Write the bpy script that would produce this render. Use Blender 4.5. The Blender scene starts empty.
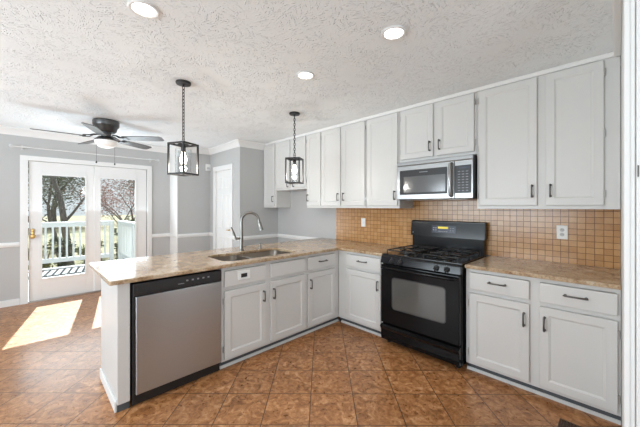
import bpy, bmesh, math, random
from mathutils import Vector, Matrix
random.seed(7)
SC = bpy.context.scene
COL = SC.collection
PI = math.pi

# ------------------------------------------------------------------ camera, sky, sun, daylight, added fill light, exposure
cam_d = bpy.data.cameras.new('camera')
cam = bpy.data.objects.new('camera', cam_d); COL.objects.link(cam)
cam.location = (0, 0, 1.40)
cam.rotation_euler = (math.radians(90), 0, math.radians(45.3))
cam_d.sensor_width = 36; cam_d.lens = 36 * 295 / 640
cam_d.shift_y = -7.1 / 640
cam_d.clip_start = 0.02
SC.camera = cam

world = bpy.data.worlds.new('sky'); SC.world = world; world.use_nodes = True
wn = world.node_tree; wn.nodes.clear()
w_out = wn.nodes.new('ShaderNodeOutputWorld'); w_bg = wn.nodes.new('ShaderNodeBackground')
w_bg.inputs['Color'].default_value = (0.84, 0.91, .96, 1); w_bg.inputs['Strength'].default_value = 1.0
wn.links.new(w_bg.outputs[0], w_out.inputs[0])

sun_d = bpy.data.lights.new('sun', 'SUN'); sun_d.energy = 20.0; sun_d.angle = math.radians(0.6); sun_d.color = (.90, .96, 1)
sun = bpy.data.objects.new('sun', sun_d); COL.objects.link(sun)
sun.rotation_euler = Vector((1.82, -.34, -1.865)).to_track_quat('-Z', 'Y').to_euler()
sun.location = (-10, 2, 8)

def area(name, loc, direction, sx, sy, energy, color=(1, 1, 1)):
    d = bpy.data.lights.new(name, 'AREA'); d.shape = 'RECTANGLE'; d.size = sx; d.size_y = sy; d.energy = energy; d.color = color
    o = bpy.data.objects.new(name, d); COL.objects.link(o); o.location = loc
    o.rotation_euler = Vector(direction).to_track_quat('-Z', 'Z').to_euler()
    return o
# added fill from invented windows behind the photographer; daylight at the glazed patio doors
area('south_fill_light', (-2.6, -3.42, 1.45), (0, 1, .75), 3.4, 1.7, 220, (.80, .92, 1))
area('east_fill_light', (3.12, -0.9, 1.45), (-1, 0, .75), 2.6, 1.7, 110, (.80, .92, 1))
area('daylight_patio_doors', (-5.90, .75, 1.15), (1, 0, .6), 1.3, 1.6, 34, (.82, .93, 1))

SC.view_settings.view_transform = 'Standard'; SC.view_settings.look = 'None'
SC.view_settings.gamma = 1.0; SC.view_settings.use_curve_mapping = False
SC.view_settings.exposure = -0.04
SC.cycles.use_denoising = True
SC.cycles.max_bounces = 10; SC.cycles.diffuse_bounces = 6; SC.cycles.transparent_max_bounces = 16
SC.cycles.sample_clamp_indirect = 6.0
SC.cycles.caustics_reflective = False; SC.cycles.caustics_refractive = False

# ------------------------------------------------------------------ material helpers
class Mat:
    def __init__(s, name):
        s.m = bpy.data.materials.new(name); s.m.use_nodes = True
        s.t = s.m.node_tree; s.n = s.t.nodes; s.b = s.n['Principled BSDF']; s.out = s.n['Material Output']
    def new(s, typ, **kw):
        n = s.n.new(typ)
        for k, v in kw.items():
            if k in n.inputs: n.inputs[k].default_value = v
            else: setattr(n, k, v)
        return n
    def link(s, a, b): s.t.links.new(a, b)
    def coord(s, scale=(1, 1, 1), rot=(0, 0, 0), loc=(0, 0, 0)):
        c = s.new('ShaderNodeTexCoord'); m = s.new('ShaderNodeMapping')
        m.inputs['Scale'].default_value = scale; m.inputs['Rotation'].default_value = rot; m.inputs['Location'].default_value = loc
        s.link(c.outputs['Object'], m.inputs[0]); return m.outputs[0]
    def ramp(s, fac, stops):
        r = s.new('ShaderNodeValToRGB'); e = r.color_ramp.elements
        while len(e) < len(stops): e.new(.5)
        for q, (p, c) in zip(e, stops): q.position = p; q.color = (*c, 1)
        s.link(fac, r.inputs[0]); return r.outputs[0]
    def noise(s, vec, scale, detail=4, rough=.5, dist=0):
        n = s.new('ShaderNodeTexNoise'); n.inputs['Scale'].default_value = scale; n.inputs['Detail'].default_value = detail
        n.inputs['Roughness'].default_value = rough; n.inputs['Distortion'].default_value = dist
        s.link(vec, n.inputs['Vector']); return n.outputs['Fac'], n.outputs['Color']
    def math(s, op, a, b=None, clamp=False):
        n = s.new('ShaderNodeMath', operation=op); n.use_clamp = clamp
        for i, x in enumerate((a, b)):
            if x is None: continue
            if isinstance(x, (int, float)): n.inputs[i].default_value = x
            else: s.link(x, n.inputs[i])
        return n.outputs[0]
    def mix(s, fac, a, b, blend='MIX'):
        n = s.new('ShaderNodeMix', data_type='RGBA', blend_type=blend)
        for i, x in ((0, fac), (6, a), (7, b)):
            if isinstance(x, (int, float)): n.inputs[i].default_value = x
            elif isinstance(x, tuple): n.inputs[i].default_value = (*x, 1)
            else: s.link(x, n.inputs[i])
        return n.outputs[2]
    def bump(s, h, strength, dist):
        b = s.new('ShaderNodeBump'); b.inputs['Strength'].default_value = strength; b.inputs['Distance'].default_value = dist
        s.link(h, b.inputs['Height']); s.link(b.outputs[0], s.b.inputs['Normal'])

def plain(name, col, rough=.5, metal=0, bump=0, bscale=40, emit=None, estr=0, spec=None, var=0):
    m = Mat(name)
    m.b.inputs['Base Color'].default_value = (*col, 1); m.b.inputs['Roughness'].default_value = rough; m.b.inputs['Metallic'].default_value = metal
    if spec is not None: m.b.inputs['Specular IOR Level'].default_value = spec
    if bump or var:
        f, c = m.noise(m.coord(), bscale, 3)
        if bump: m.bump(f, bump, .002)
        if var:
            m.link(m.mix(m.math('MULTIPLY', f, var), col, tuple(x * .55 for x in col)), m.b.inputs['Base Color'])
    if emit:
        m.b.inputs['Emission Color'].default_value = (*emit, 1); m.b.inputs['Emission Strength'].default_value = estr
    return m.m

def glass_mat(name, tint=(1, 1, 1), gloss=.06, rough=0.0):
    m = Mat(name); m.n.remove(m.b)
    tr = m.new('ShaderNodeBsdfTransparent'); tr.inputs[0].default_value = (*tint, 1)
    gl = m.new('ShaderNodeBsdfGlossy'); gl.inputs['Roughness'].default_value = rough
    lw = m.new('ShaderNodeLayerWeight'); lw.inputs[0].default_value = .5
    fr = m.math('ADD', m.math('MULTIPLY', m.math('POWER', lw.outputs['Facing'], 5), .9), gloss, True)
    mx = m.new('ShaderNodeMixShader')
    m.link(fr, mx.inputs[0])
    m.link(tr.outputs[0], mx.inputs[1]); m.link(gl.outputs[0], mx.inputs[2]); m.link(mx.outputs[0], m.out.inputs[0])
    return m.m

def floor_mat():
    m = Mat('terracotta_tile')
    v = m.coord(scale=(1, 1, 1), rot=(0, 0, -PI / 4))
    mp = m.new('ShaderNodeMapping'); mp.inputs['Location'].default_value = (.0891 + .31 * 20, -1.8732 + .315 * 30 , 0); m.link(v, mp.inputs[0])
    br = m.new('ShaderNodeTexBrick'); br.offset = 0; br.squash = 1
    br.inputs['Scale'].default_value = 1; br.inputs['Brick Width'].default_value = .3105; br.inputs['Row Height'].default_value = .3155
    br.inputs['Mortar Size'].default_value = .0036; br.inputs['Mortar Smooth'].default_value = .25; br.inputs['Bias'].default_value = 0
    br.inputs['Color1'].default_value = (0, 0, 0, 1); br.inputs['Color2'].default_value = (1, 1, 1, 1); br.inputs['Mortar'].default_value = (.5, .5, .5, 1)
    m.link(mp.outputs[0], br.inputs['Vector'])
    # every tile shifts the cloud pattern
    off = m.new('ShaderNodeVectorMath', operation='SCALE'); off.inputs['Scale'].default_value = 3.7; m.link(br.outputs['Color'], off.inputs[0])
    ad = m.new('ShaderNodeVectorMath', operation='ADD'); m.link(mp.outputs[0], ad.inputs[0]); m.link(off.outputs[0], ad.inputs[1])
    f, c = m.noise(ad.outputs[0], 13, 6, .62, 1.3)
    f2, c2 = m.noise(ad.outputs[0], 34, 5, .65, .8)
    mixf = m.math('ADD', m.math('MULTIPLY', f, .68), m.math('MULTIPLY', f2, .32))
    base = m.ramp(mixf, [(.33, (.16, .060, .021)), (.46, (.31, .130, .046)), (.56, (.44, .205, .082)), (.70, (.62, .37, .20))])
    tone = m.new('ShaderNodeMapRange'); m.link(br.outputs['Color'], tone.inputs[0]); tone.inputs['To Min'].default_value = .88; tone.inputs['To Max'].default_value = 1.1
    hsv = m.new('ShaderNodeHueSaturation'); m.link(base, hsv.inputs['Color']); m.link(tone.outputs[0], hsv.inputs['Value'])
    col = m.mix(br.outputs['Fac'], hsv.outputs[0], (.10, .050, .028))
    m.link(col, m.b.inputs['Base Color'])
    ro = m.new('ShaderNodeMapRange'); m.link(f2, ro.inputs[0]); ro.inputs['To Min'].default_value = .20; ro.inputs['To Max'].default_value = .40
    m.link(ro.outputs[0], m.b.inputs['Roughness'])
    h = m.math('SUBTRACT', m.math('MULTIPLY', mixf, .35), m.math('MULTIPLY', br.outputs['Fac'], .8))
    m.bump(h, .35, .004)
    return m.m

def ceiling_mat():
    m = Mat('stomped_ceiling_texture')
    m.b.inputs['Base Color'].default_value = (.88, .92, .94, 1); m.b.inputs['Roughness'].default_value = .9
    v = m.coord()
    vo = m.new('ShaderNodeTexVoronoi'); vo.inputs['Scale'].default_value = 9.5; vo.inputs['Randomness'].default_value = 1; m.link(v, vo.inputs['Vector'])
    sp = m.new('ShaderNodeSeparateColor'); m.link(vo.outputs['Color'], sp.inputs[0])
    rot = m.new('ShaderNodeVectorRotate', rotation_type='Z_AXIS'); m.link(v, rot.inputs['Vector'])
    m.link(m.math('MULTIPLY', sp.outputs[0], 6.28), rot.inputs['Angle'])
    st = m.new('ShaderNodeMapping'); st.inputs['Scale'].default_value = (36, 105, 1); m.link(rot.outputs[0], st.inputs[0])
    f, c = m.noise(st.outputs[0], 1, 2, .5, .3)
    n2, c2 = m.noise(v, 4.5, 3)
    ridge = m.new('ShaderNodeMapRange', interpolation_type='SMOOTHSTEP'); m.link(f, ridge.inputs[0])
    ridge.inputs['From Min'].default_value = .52; ridge.inputs['From Max'].default_value = .72
    amt = m.new('ShaderNodeMapRange', interpolation_type='SMOOTHSTEP'); m.link(n2, amt.inputs[0]); amt.inputs['From Min'].default_value = .30; amt.inputs['From Max'].default_value = .56
    h = m.math('MULTIPLY', ridge.outputs[0], amt.outputs[0])
    m.bump(h, .8, .0085)
    return m.m

def granite_mat():
    m = Mat('beige_brown_granite')
    v = m.coord(scale=(1, 1, 1))
    f1, c1 = m.noise(v, 6, 8, .62, 1.4)
    f2, c2 = m.noise(v, 55, 6, .7, .4)
    f3, c3 = m.noise(v, 160, 3, .6)
    mixf = m.math('ADD', m.math('MULTIPLY', f1, .55), m.math('MULTIPLY', f2, .45))
    base = m.ramp(mixf, [(.34, (.11, .062, .034)), (.43, (.30, .19, .105)), (.5, (.46, .33, .205)), (.58, (.56, .445, .32)), (.70, (.66, .57, .47))])
    fl = m.ramp(f3, [(.30, (.28, .24, .20)), (.42, (1, 1, 1)), (1, (1, 1, 1))])
    m.link(m.mix(.8, base, fl, 'MULTIPLY'), m.b.inputs['Base Color'])
    m.b.inputs['Roughness'].default_value = .12; m.b.inputs['IOR'].default_value = 1.55
    return m.m

def backsplash_mat():
    m = Mat('tan_mosaic_tile')
    c = m.new('ShaderNodeTexCoord'); sep = m.new('ShaderNodeSeparateXYZ'); m.link(c.outputs['Object'], sep.inputs[0])
    cb = m.new('ShaderNodeCombineXYZ'); m.link(m.math('ADD', sep.outputs[0], 10.0), cb.inputs[0]); m.link(m.math('ADD', sep.outputs[2], 10 * .0505 - .905 + .0505), cb.inputs[1])
    br = m.new('ShaderNodeTexBrick'); br.offset = 0; br.squash = 1
    br.inputs['Scale'].default_value = 1; br.inputs['Brick Width'].default_value = .0545; br.inputs['Row Height'].default_value = .0505
    br.inputs['Mortar Size'].default_value = .0022; br.inputs['Mortar Smooth'].default_value = .2; br.inputs['Bias'].default_value = 0
    br.inputs['Color1'].default_value = (0, 0, 0, 1); br.inputs['Color2'].default_value = (1, 1, 1, 1); br.inputs['Mortar'].default_value = (.5, .5, .5, 1)
    m.link(cb.outputs[0], br.inputs['Vector'])
    f, _ = m.noise(cb.outputs[0], 26, 4, .6)
    fac = m.math('ADD', m.math('MULTIPLY', br.outputs['Color'], .45), m.math('MULTIPLY', f, .6))
    base = m.ramp(fac, [(.15, (.39, .185, .064)), (.5, (.49, .255, .096)), (.9, (.56, .325, .14))])
    m.link(m.mix(br.outputs['Fac'], base, (.14, .065, .027)), m.b.inputs['Base Color'])
    m.b.inputs['Roughness'].default_value = .22
    m.bump(m.math('SUBTRACT', 1, br.outputs['Fac']), .5, .003)
    return m.m

def steel_mat(name, axis, col=(.40, .412, .425), rough=.34):
    m = Mat(name)
    sc = {'z': (90, 90, .6), 'x': (.6, 90, 90), 'y': (160, 2, 160)}[axis]
    f, _ = m.noise(m.coord(scale=sc), 1, 3, .6)
    m.b.inputs['Base Color'].default_value = (*col, 1); m.b.inputs['Metallic'].default_value = 1
    r = m.new('ShaderNodeMapRange'); m.link(f, r.inputs[0]); r.inputs['To Min'].default_value = rough - .02; r.inputs['To Max'].default_value = rough + .02
    m.link(r.outputs[0], m.b.inputs['Roughness'])
    m.b.inputs['Anisotropic'].default_value = .8; m.b.inputs['Anisotropic Rotation'].default_value = 0 if axis == 'x' else .25
    tg = m.new('ShaderNodeTangent', direction_type='RADIAL', axis='Z'); m.link(tg.outputs[0], m.b.inputs['Tangent'])
    return m.m

def bark_mat():
    m = Mat('bark'); f, _ = m.noise(m.coord(scale=(9, 9, 2)), 1.5, 5, .6)
    m.link(m.ramp(f, [(.3, (.05, .043, .04)), (.7, (.17, .145, .125))]), m.b.inputs['Base Color']); m.b.inputs['Roughness'].default_value = .9
    m.bump(f, .6, .02); return m.m

def leaf_mat(name, a, b):
    m = Mat(name); f, _ = m.noise(m.coord(), 2.2, 4, .7)
    m.link(m.ramp(f, [(.3, a), (.7, b)]), m.b.inputs['Base Color']); m.b.inputs['Roughness'].default_value = .8; return m.m

M = {}
M['wall'] = plain('light_grey_paint', (.485, .485, .48), .75, bump=.08, bscale=160)
M['trimw'] = plain('white_trim_paint', (.80, .80, .79), .42)
M['cab'] = plain('white_cabinet_paint', (.64, .633, .617), .38, bump=.04, bscale=60)
M['door'] = plain('white_door_paint', (.80, .80, .79), .4)
M['ceil'] = ceiling_mat(); M['floor'] = floor_mat(); M['granite'] = granite_mat(); M['splash'] = backsplash_mat()
M['steelz'] = steel_mat('brushed_steel_upright', 'z', (.52, .565, .61), .30); M['steelx'] = steel_mat('brushed_steel_level', 'x', (.33, .326, .322), .30)
M['sinksteel'] = plain('sink_steel', (.50, .45, .40), .3, 1)
M['nickel'] = plain('brushed_nickel', (.23, .22, .205), .28, 1)
M['chrome'] = plain('chrome', (.75, .75, .75), .12, 1)
M['pewter'] = plain('dark_pewter', (.13, .125, .12), .38, .8)
M['hinge'] = plain('hinge_metal', (.55, .54, .52), .35, 1)
M['brass'] = plain('brass', (.72, .46, .17), .3, 1)
M['bronze'] = plain('blackened_bronze', (.035, .033, .032), .42, .7)
M['black'] = plain('black_enamel', (.006, .006, .0065), .11, spec=.16)
M['greyenamel'] = plain('dark_grey_enamel', (.011, .011, .0125), .15, spec=.34)
M['blackm'] = plain('black_iron', (.014, .014, .014), .5)
M['blackp'] = plain('black_plastic', (.016, .016, .017), .35)
M['charcoal'] = plain('charcoal_plastic', (.03, .03, .032), .3, spec=.3)
M['ovenglass'] = plain('oven_window_glass', (.085, .083, .077), .08, spec=.7)
M['microglass'] = plain('microwave_window_glass', (.11, .11, .112), .12, spec=.8)
M['bladem'] = plain('fan_blade_grey', (.075, .072, .07), .32)
M['fanmetal'] = plain('fan_pewter', (.10, .10, .10), .35, .8)
M['frost'] = plain('frosted_glass', (.92, .92, .9), .35, emit=(1, .97, .92), estr=.12)
M['lens'] = plain('lit_lens', (.9, .9, .9), .5, emit=(1, .96, .90), estr=9)
M['bulb'] = plain('lit_bulb', (.95, .9, .8), .4, emit=(1, .90, .74), estr=11)
M['glass'] = glass_mat('clear_glass', (.97, .985, .98), .05)
M['lampglass'] = glass_mat('seeded_lamp_glass', (.90, .91, .91), .10, .02)
M['plate'] = plain('white_plastic', (.82, .82, .80), .35)
M['greyplate'] = plain('grey_socket_face', (.50, .50, .49), .4)
M['navy'] = plain('control_panel_navy', (.018, .022, .045), .25)
M['digit'] = plain('amber_digits', (.7, .55, .05), .5, emit=(1, .78, .08), estr=.35)
M['greytext'] = plain('pale_print', (.26, .26, .28), .5)
M['toe_shade_foot_wear'] = plain('shaded_toe_worn_foot', (.085, .095, .105), .6, var=.5)  # toe-kick shade put into the colour; also the damaged stile foot
M['vent'] = plain('brown_register_metal', (.085, .05, .035), .4, .6)
M['rodw'] = plain('pale_rod', (.62, .62, .62), .4)
M['deck'] = plain('painted_deck_board', (.17, .178, .18), .7, bump=.2, bscale=30, var=.5)
M['railw'] = plain('white_rail_paint', (.74, .76, .75), .6)
M['bark'] = bark_mat()
M['lgreen'] = leaf_mat('olive_leaf', (.025, .04, .014), (.09, .11, .04))
M['lred'] = leaf_mat('rust_leaf', (.20, .06, .03), (.34, .14, .08))
M['lpale'] = leaf_mat('pale_winter_foliage', (.10, .115, .09), (.24, .25, .20))
M['lyel'] = leaf_mat('yellow_green_leaf', (.07, .085, .02), (.18, .18, .05))
def grass_mat():
    m = Mat('winter_lawn'); v = m.coord(); f, _ = m.noise(v, .35, 6, .65); 
    m.link(m.ramp(f, [(.3, (.06, .08, .025)), (.5, (.17, .15, .07)), (.7, (.25, .21, .12))]), m.b.inputs['Base Color']); m.b.inputs['Roughness'].default_value = .95; return m.m
M['lawn'] = grass_mat()

# ------------------------------------------------------------------ mesh helpers
class MB:
    def __init__(s): s.bm = bmesh.new()
    def _merge(s, b, mtx=None):
        if mtx is not None: bmesh.ops.transform(b, matrix=mtx, verts=b.verts)
        me = bpy.data.meshes.new('t'); b.to_mesh(me); b.free(); s.bm.from_mesh(me); bpy.data.meshes.remove(me)
        return s
    def box(s, x0, x1, y0, y1, z0, z1, bev=0, seg=2, mtx=None):
        b = bmesh.new(); bmesh.ops.create_cube(b, size=1)
        for v in b.verts:
            v.co = Vector(((x0 + x1) / 2 + v.co.x * (x1 - x0), (y0 + y1) / 2 + v.co.y * (y1 - y0), (z0 + z1) / 2 + v.co.z * (z1 - z0)))
        if bev: bmesh.ops.bevel(b, geom=list(b.edges), offset=bev, segments=seg, affect='EDGES', profile=.6)
        return s._merge(b, mtx)
    def prism(s, pts, a, b_, axis='x', bev=0):
        """polygon pts in the plane across AXIS, extruded from a to b_ along it"""
        def P(p, t): return {'x': (t, p[0], p[1]), 'y': (p[0], t, p[1]), 'z': (p[0], p[1], t)}[axis]
        b = bmesh.new(); A = [b.verts.new(P(p, a)) for p in pts]; B = [b.verts.new(P(p, b_)) for p in pts]
        n = len(pts); b.faces.new(A); b.faces.new(B[::-1])
        for i in range(n): b.faces.new((A[i], B[i], B[(i + 1) % n], A[(i + 1) % n]))
        bmesh.ops.recalc_face_normals(b, faces=b.faces)
        if bev: bmesh.ops.bevel(b, geom=list(b.edges), offset=bev, segments=2, affect='EDGES')
        return s._merge(b)
    def lathe(s, prof, n=32, mtx=None, cap=True):
        """profile [(r, z)...] turned about z"""
        b = bmesh.new(); rings = []
        for r, z in prof:
            if r < 1e-6: rings.append([b.verts.new((0, 0, z))])
            else: rings.append([b.verts.new((r * math.cos(2 * PI * k / n), r * math.sin(2 * PI * k / n), z)) for k in range(n)])
        for A, B in zip(rings, rings[1:]):
            for k in range(n):
                q = [A[k % len(A)], A[(k + 1) % len(A)], B[(k + 1) % len(B)], B[k % len(B)]]
                q = list(dict.fromkeys(q))
                if len(q) > 2: b.faces.new(q)
        if cap:
            for R in (rings[0], rings[-1]):
                if len(R) > 2: b.faces.new(R)
        bmesh.ops.recalc_face_normals(b, faces=b.faces)
        return s._merge(b, mtx)
    def tube(s, pts, r, n=12, closed=False):
        pts = [Vector(p) for p in pts]; rs = r if isinstance(r, (list, tuple)) else [r] * len(pts)
        b = bmesh.new(); rings = []; N = len(pts); up = None
        for i, p in enumerate(pts):
            if closed: t = (pts[(i + 1) % N] - pts[i - 1]).normalized()
            else: t = (pts[min(i + 1, N - 1)] - pts[max(i - 1, 0)]).normalized()
            if up is None: up = Vector((0, 0, 1)) if abs(t.z) < .9 else Vector((1, 0, 0))
            u = (up - t * up.dot(t)).normalized(); w = t.cross(u); up = u
            rings.append([b.verts.new(p + (u * math.cos(2 * PI * k / n) + w * math.sin(2 * PI * k / n)) * rs[i]) for k in range(n)])
        for i in range(N if closed else N - 1):
            A, B = rings[i], rings[(i + 1) % N]
            for k in range(n): b.faces.new((A[k], A[(k + 1) % n], B[(k + 1) % n], B[k]))
        if not closed: b.faces.new(rings[0][::-1]); b.faces.new(rings[-1])
        bmesh.ops.recalc_face_normals(b, faces=b.faces)
        return s._merge(b)
    def panel(s, w, h, t, fr=.055, rec=.008, ch=.012):
        """frame-and-panel front: x 0..w, z 0..h, front face at y=-t, back at y=0"""
        b = bmesh.new()
        def ring(i, y): return [b.verts.new(c) for c in ((i, y, i), (w - i, y, i), (w - i, y, h - i), (i, y, h - i))]
        e = .003
        R = [ring(0, 0), ring(0, -t + e), ring(e, -t), ring(fr, -t), ring(fr + ch * .35, -t + rec * .45), ring(fr + ch * .6, -t + rec * .5), ring(fr + ch, -t + rec)]
        b.faces.new(R[0])
        for A, B in zip(R, R[1:]):
            for k in range(4): b.faces.new((A[k], A[(k + 1) % 4], B[(k + 1) % 4], B[k]))
        b.faces.new(R[-1][::-1])
        bmesh.ops.recalc_face_normals(b, faces=b.faces)
        return s._merge(b)
    def xf(s, mtx): bmesh.ops.transform(s.bm, matrix=mtx, verts=s.bm.verts); return s
    def build(s, name, mat, parent=None, smooth=False, loc=None):
        me = bpy.data.meshes.new(name); s.bm.to_mesh(me); s.bm.free()
        o = bpy.data.objects.new(name, me); COL.objects.link(o)
        me.materials.append(M[mat] if isinstance(mat, str) else mat)
        if smooth:
            for p in me.polygons: p.use_smooth = True
            me.set_sharp_from_angle(angle=math.radians(38))
        if parent: o.parent = parent
        if loc: o.location = loc
        return o

def tag(o, label, cat, group=None):
    o['label'] = label; o['category'] = cat
    if group: o['group'] = group
    return o
def thing(name, label, cat, loc=(0, 0, 0), rz=0, group=None):
    o = bpy.data.objects.new(name, None); COL.objects.link(o); o.location = loc; o.rotation_euler = (0, 0, rz); o.empty_display_size = .1
    return tag(o, label, cat, group)
def struct(o): o['kind'] = 'structure'; return o
def copy_tree(o, parent=None):
    c = o.copy(); COL.objects.link(c)
    if parent: c.parent = parent
    for ch in list(o.children): copy_tree(ch, c)
    return c
T = Matrix.Translation
def RZ(a): return Matrix.Rotation(a, 4, 'Z')
def RX(a): return Matrix.Rotation(a, 4, 'X')
def RY(a): return Matrix.Rotation(a, 4, 'Y')

# ------------------------------------------------------------------ room shell
CZ = 2.51          # ceiling
YW = 3.32          # wall behind the range
XP = -6.0          # wall with the patio doors
XB, YB = -5.62, 1.93   # the bump-out beside the pantry
YD = 2.53          # pantry door wall
XL = -4.47         # short wall between pantry and cabinets
YR = 1.70          # wall with the right-hand door
XR = 0.016         # partition beside the right cabinets

struct(MB().box(XP - .15, 3.3, -3.6, YW + .15, -.12, 0).build('floor', 'floor'))
struct(MB().box(XP - .15, 3.3, -3.6, YW + .15, CZ, CZ + .12).build('ceiling', 'ceil'))
struct(MB().box(XL, XR, YW, YW + .13, 0, CZ).build('wall_back', 'wall'))
struct(MB().box(XL - .12, XL, YD + .12, YW + .13, 0, CZ).build('wall_pantry_side', 'wall'))
# pantry front wall with its door opening
DX0, DX1, DH = -5.385, -4.765, 2.06
struct(MB().box(XB, DX0, YD, YD + .12, 0, CZ).box(DX1, XL, YD, YD + .12, 0, CZ).box(DX0, DX1, YD, YD + .12, DH, CZ).build('wall_pantry_front', 'wall'))
struct(MB().box(XP - .12, XB, YB, YD + .12, 0, CZ).build('wall_bump_out', 'wall'))
# patio wall with the double door opening
PY0, PY1, PH = 0.0, 1.53, 2.065
struct(MB().box(XP - .12, XP, -3.6, PY0, 0, CZ).box(XP - .12, XP, PY1, YB, 0, CZ).box(XP - .12, XP, PY0, PY1, PH, CZ).build('wall_patio', 'wall'))
# the half of the room behind the camera: walls with openings added for the fill light
struct(MB().box(XP, 3.3, -3.6, -3.5, 0, .6).box(XP, 3.3, -3.6, -3.5, 2.3, CZ).box(XP, -4.3, -3.6, -3.5, .6, 2.3).box(-.9, 3.3, -3.6, -3.5, .6, 2.3).build('wall_south', 'wall'))
struct(MB().box(3.2, 3.3, -3.5, YR + .12, 0, .6).box(3.2, 3.3, -3.5, YR + .12, 2.3, CZ).box(3.2, 3.3, -3.5, -2.2, .6, 2.3).box(3.2, 3.3, .4, YR + .12, .6, 2.3).build('wall_east', 'wall'))
# partition and doorway at the right edge
struct(MB().box(XR, XR + .10, YR, YW + .13, 0, CZ).build('wall_partition', 'trimw'))
struct(MB().box(XR + .10, 3.2, YR + .002, YR + .12, 0, CZ).build('wall_right', 'wall'))
struct(MB().box(XR + .001, XR + .0165, YR - .018, YR, 0, CZ - .001, .002).build('trim_1', 'trimw'))
struct(MB().box(XR + .0165, XR + .031, YR - .008, YR, 0, CZ - .001, .001).build('trim_2', 'trimw'))
d4 = struct(MB().box(XR + .034, XR + .85, YR - .014, YR - .001, 0.005, CZ - .3, .003).build('door_4', 'door'))
MB().box(XR + .037, XR + .0405, YR - .018, YR - .0145, 1.515, 1.56, .001).build('door_hinge', 'blackm', d4)
struct(MB().box(-.022, XR, 1.45, 2.985, CZ - .045, CZ - .001, .008).build('trim_3', 'trimw'))

# pantry door
d1 = MB().box(DX0 + .004, DX1 - .004, YD + .03, YD + .062, .006, DH - .004)
pw = (DX1 - DX0)
for i in range(2):
    for z0, h in ((.22, .62), (1.0, .62), (1.72, .22)):
        x0 = DX0 + .085 + i * (pw / 2 - .03)
        d1.xf(Matrix()).bm
        d1._merge(MB().panel(pw / 2 - .14, h, .012, .012, .006, .018).bm, T((x0, YD + .032, z0)))
d1 = struct(d1.build('door_1', 'door'))
hd = MB().lathe([(0, 0), (.026, 0), (.026, .008), (.012, .012), (.012, .045), (0, .045)], 20, T((DX1 - .07, YD + .03, .98)) @ RX(PI / 2))
hd.tube([(DX1 - .07, YD - .015, .98), (DX1 - .11, YD - .017, .98), (DX1 - .17, YD - .01, .975)], [.009, .008, .006], 10)
hd = hd.build('door_lever', 'brass', d1, True); hd['label'] = 'brass door lever'
cs = MB()
for a, b in ((DX0 - .062, DX0 + .004), (DX1 - .004, DX1 + .055)): cs.box(a, b, YD - .018, YD + .03, 0, DH - .004, .004)
cs.box(DX0 - .062, DX1 + .055, YD - .018, YD + .03, DH - .004, DH + .085, .004)
struct(cs.build('trim_4', 'trimw'))

# crown, chair rail and baseboards along the grey walls
def crown(pts, flip=1):   # profile in (outward, z)
    return [(0, CZ - .105), (.012, CZ - .105), (.016, CZ - .088), (.055, CZ - .035), (.075, CZ - .022), (.078, CZ - .001), (0, CZ - .001)]
def runs(prof, name, mat='trimw'):
    """profile swept along the room's left-hand walls with mitred corners"""
    path = [(XP, -3.5), (XP, YB), (XB, YB), (XB, YD), (XL, YD), (XL, YW)]
    offs = [(1, 0), (1, -1), (1, -1), (1, -1), (1, -1), (1, 0)]   # outward direction at each corner
    b = bmesh.new(); rings = []
    for (x, y), (ox, oy) in zip(path, offs):
        rings.append([b.verts.new((x + ox * o, y + oy * o, z)) for o, z in prof])
    n = len(prof)
    for A, B in zip(rings, rings[1:]):
        for k in range(n): b.faces.new((A[k], A[(k + 1) % n], B[(k + 1) % n], B[k]))
    b.faces.new(rings[0]); b.faces.new(rings[-1][::-1])
    bmesh.ops.recalc_face_normals(b, faces=b.faces)
    m = MB(); m._merge(b); return m
struct(runs(crown(0), 't').build('trim_5', 'trimw'))
RAIL = [(0, .828), (.014, .828), (.02, .845), (.024, .86), (.02, .878), (.014, .893), (0, .893)]
def rail_seg(name, x0, x1, y0, y1, ax):
    # straight length of chair rail on a wall facing +x (ax 'y') or -y (ax 'x')
    m = MB()
    if ax == 'y': m.prism([(x0 + o, z) for o, z in RAIL], y0, y1, 'y')
    else: m.prism([(y0 - o, z) for o, z in RAIL], x0, x1, 'x')
    return struct(m.build(name, 'trimw'))
rail_seg('trim_6', XP, 0, -3.5, PY0 - .085, 'y')
rail_seg('trim_7', XP, 0, PY1 + .075, YB, 'y')
rail_seg('trim_8', XB, 0, YB, YD, 'y')
rail_seg('trim_9', XB, DX0 - .062, YD, 0, 'x')
rail_seg('trim_10', DX1 + .055, XL, YD, 0, 'x')
rail_seg('trim_11', XL, 0, YD - .02, YW, 'y')
rail_seg('trim_12', XL, -3.36, YW, 0, 'x')
rail_seg('trim_13', XP, XB, YB, 0, 'x')
struct(MB().box(XP, XP + .014, -3.5, PY0 - .085, 0, .09, .003).build('baseboard_patio', 'trimw'))
struct(MB().box(XP, XP + .014, PY1 + .075, YB, 0, .09, .003).build('baseboard_patio_side', 'trimw'))
struct(MB().box(XB, XB + .014, YB, YD, 0, .09, .003).build('baseboard_bump_out', 'trimw'))
struct(MB().box(XL, XL + .014, YD, YW, 0, .09, .003).build('baseboard_pantry', 'trimw'))
# sunlight on the bump-out's end face, put in as a white sheet
struct(MB().box(XP, XB + .001, YB - .012, YB, 0, CZ - .1, .002).build('lit_end_face', 'trimw'))

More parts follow.
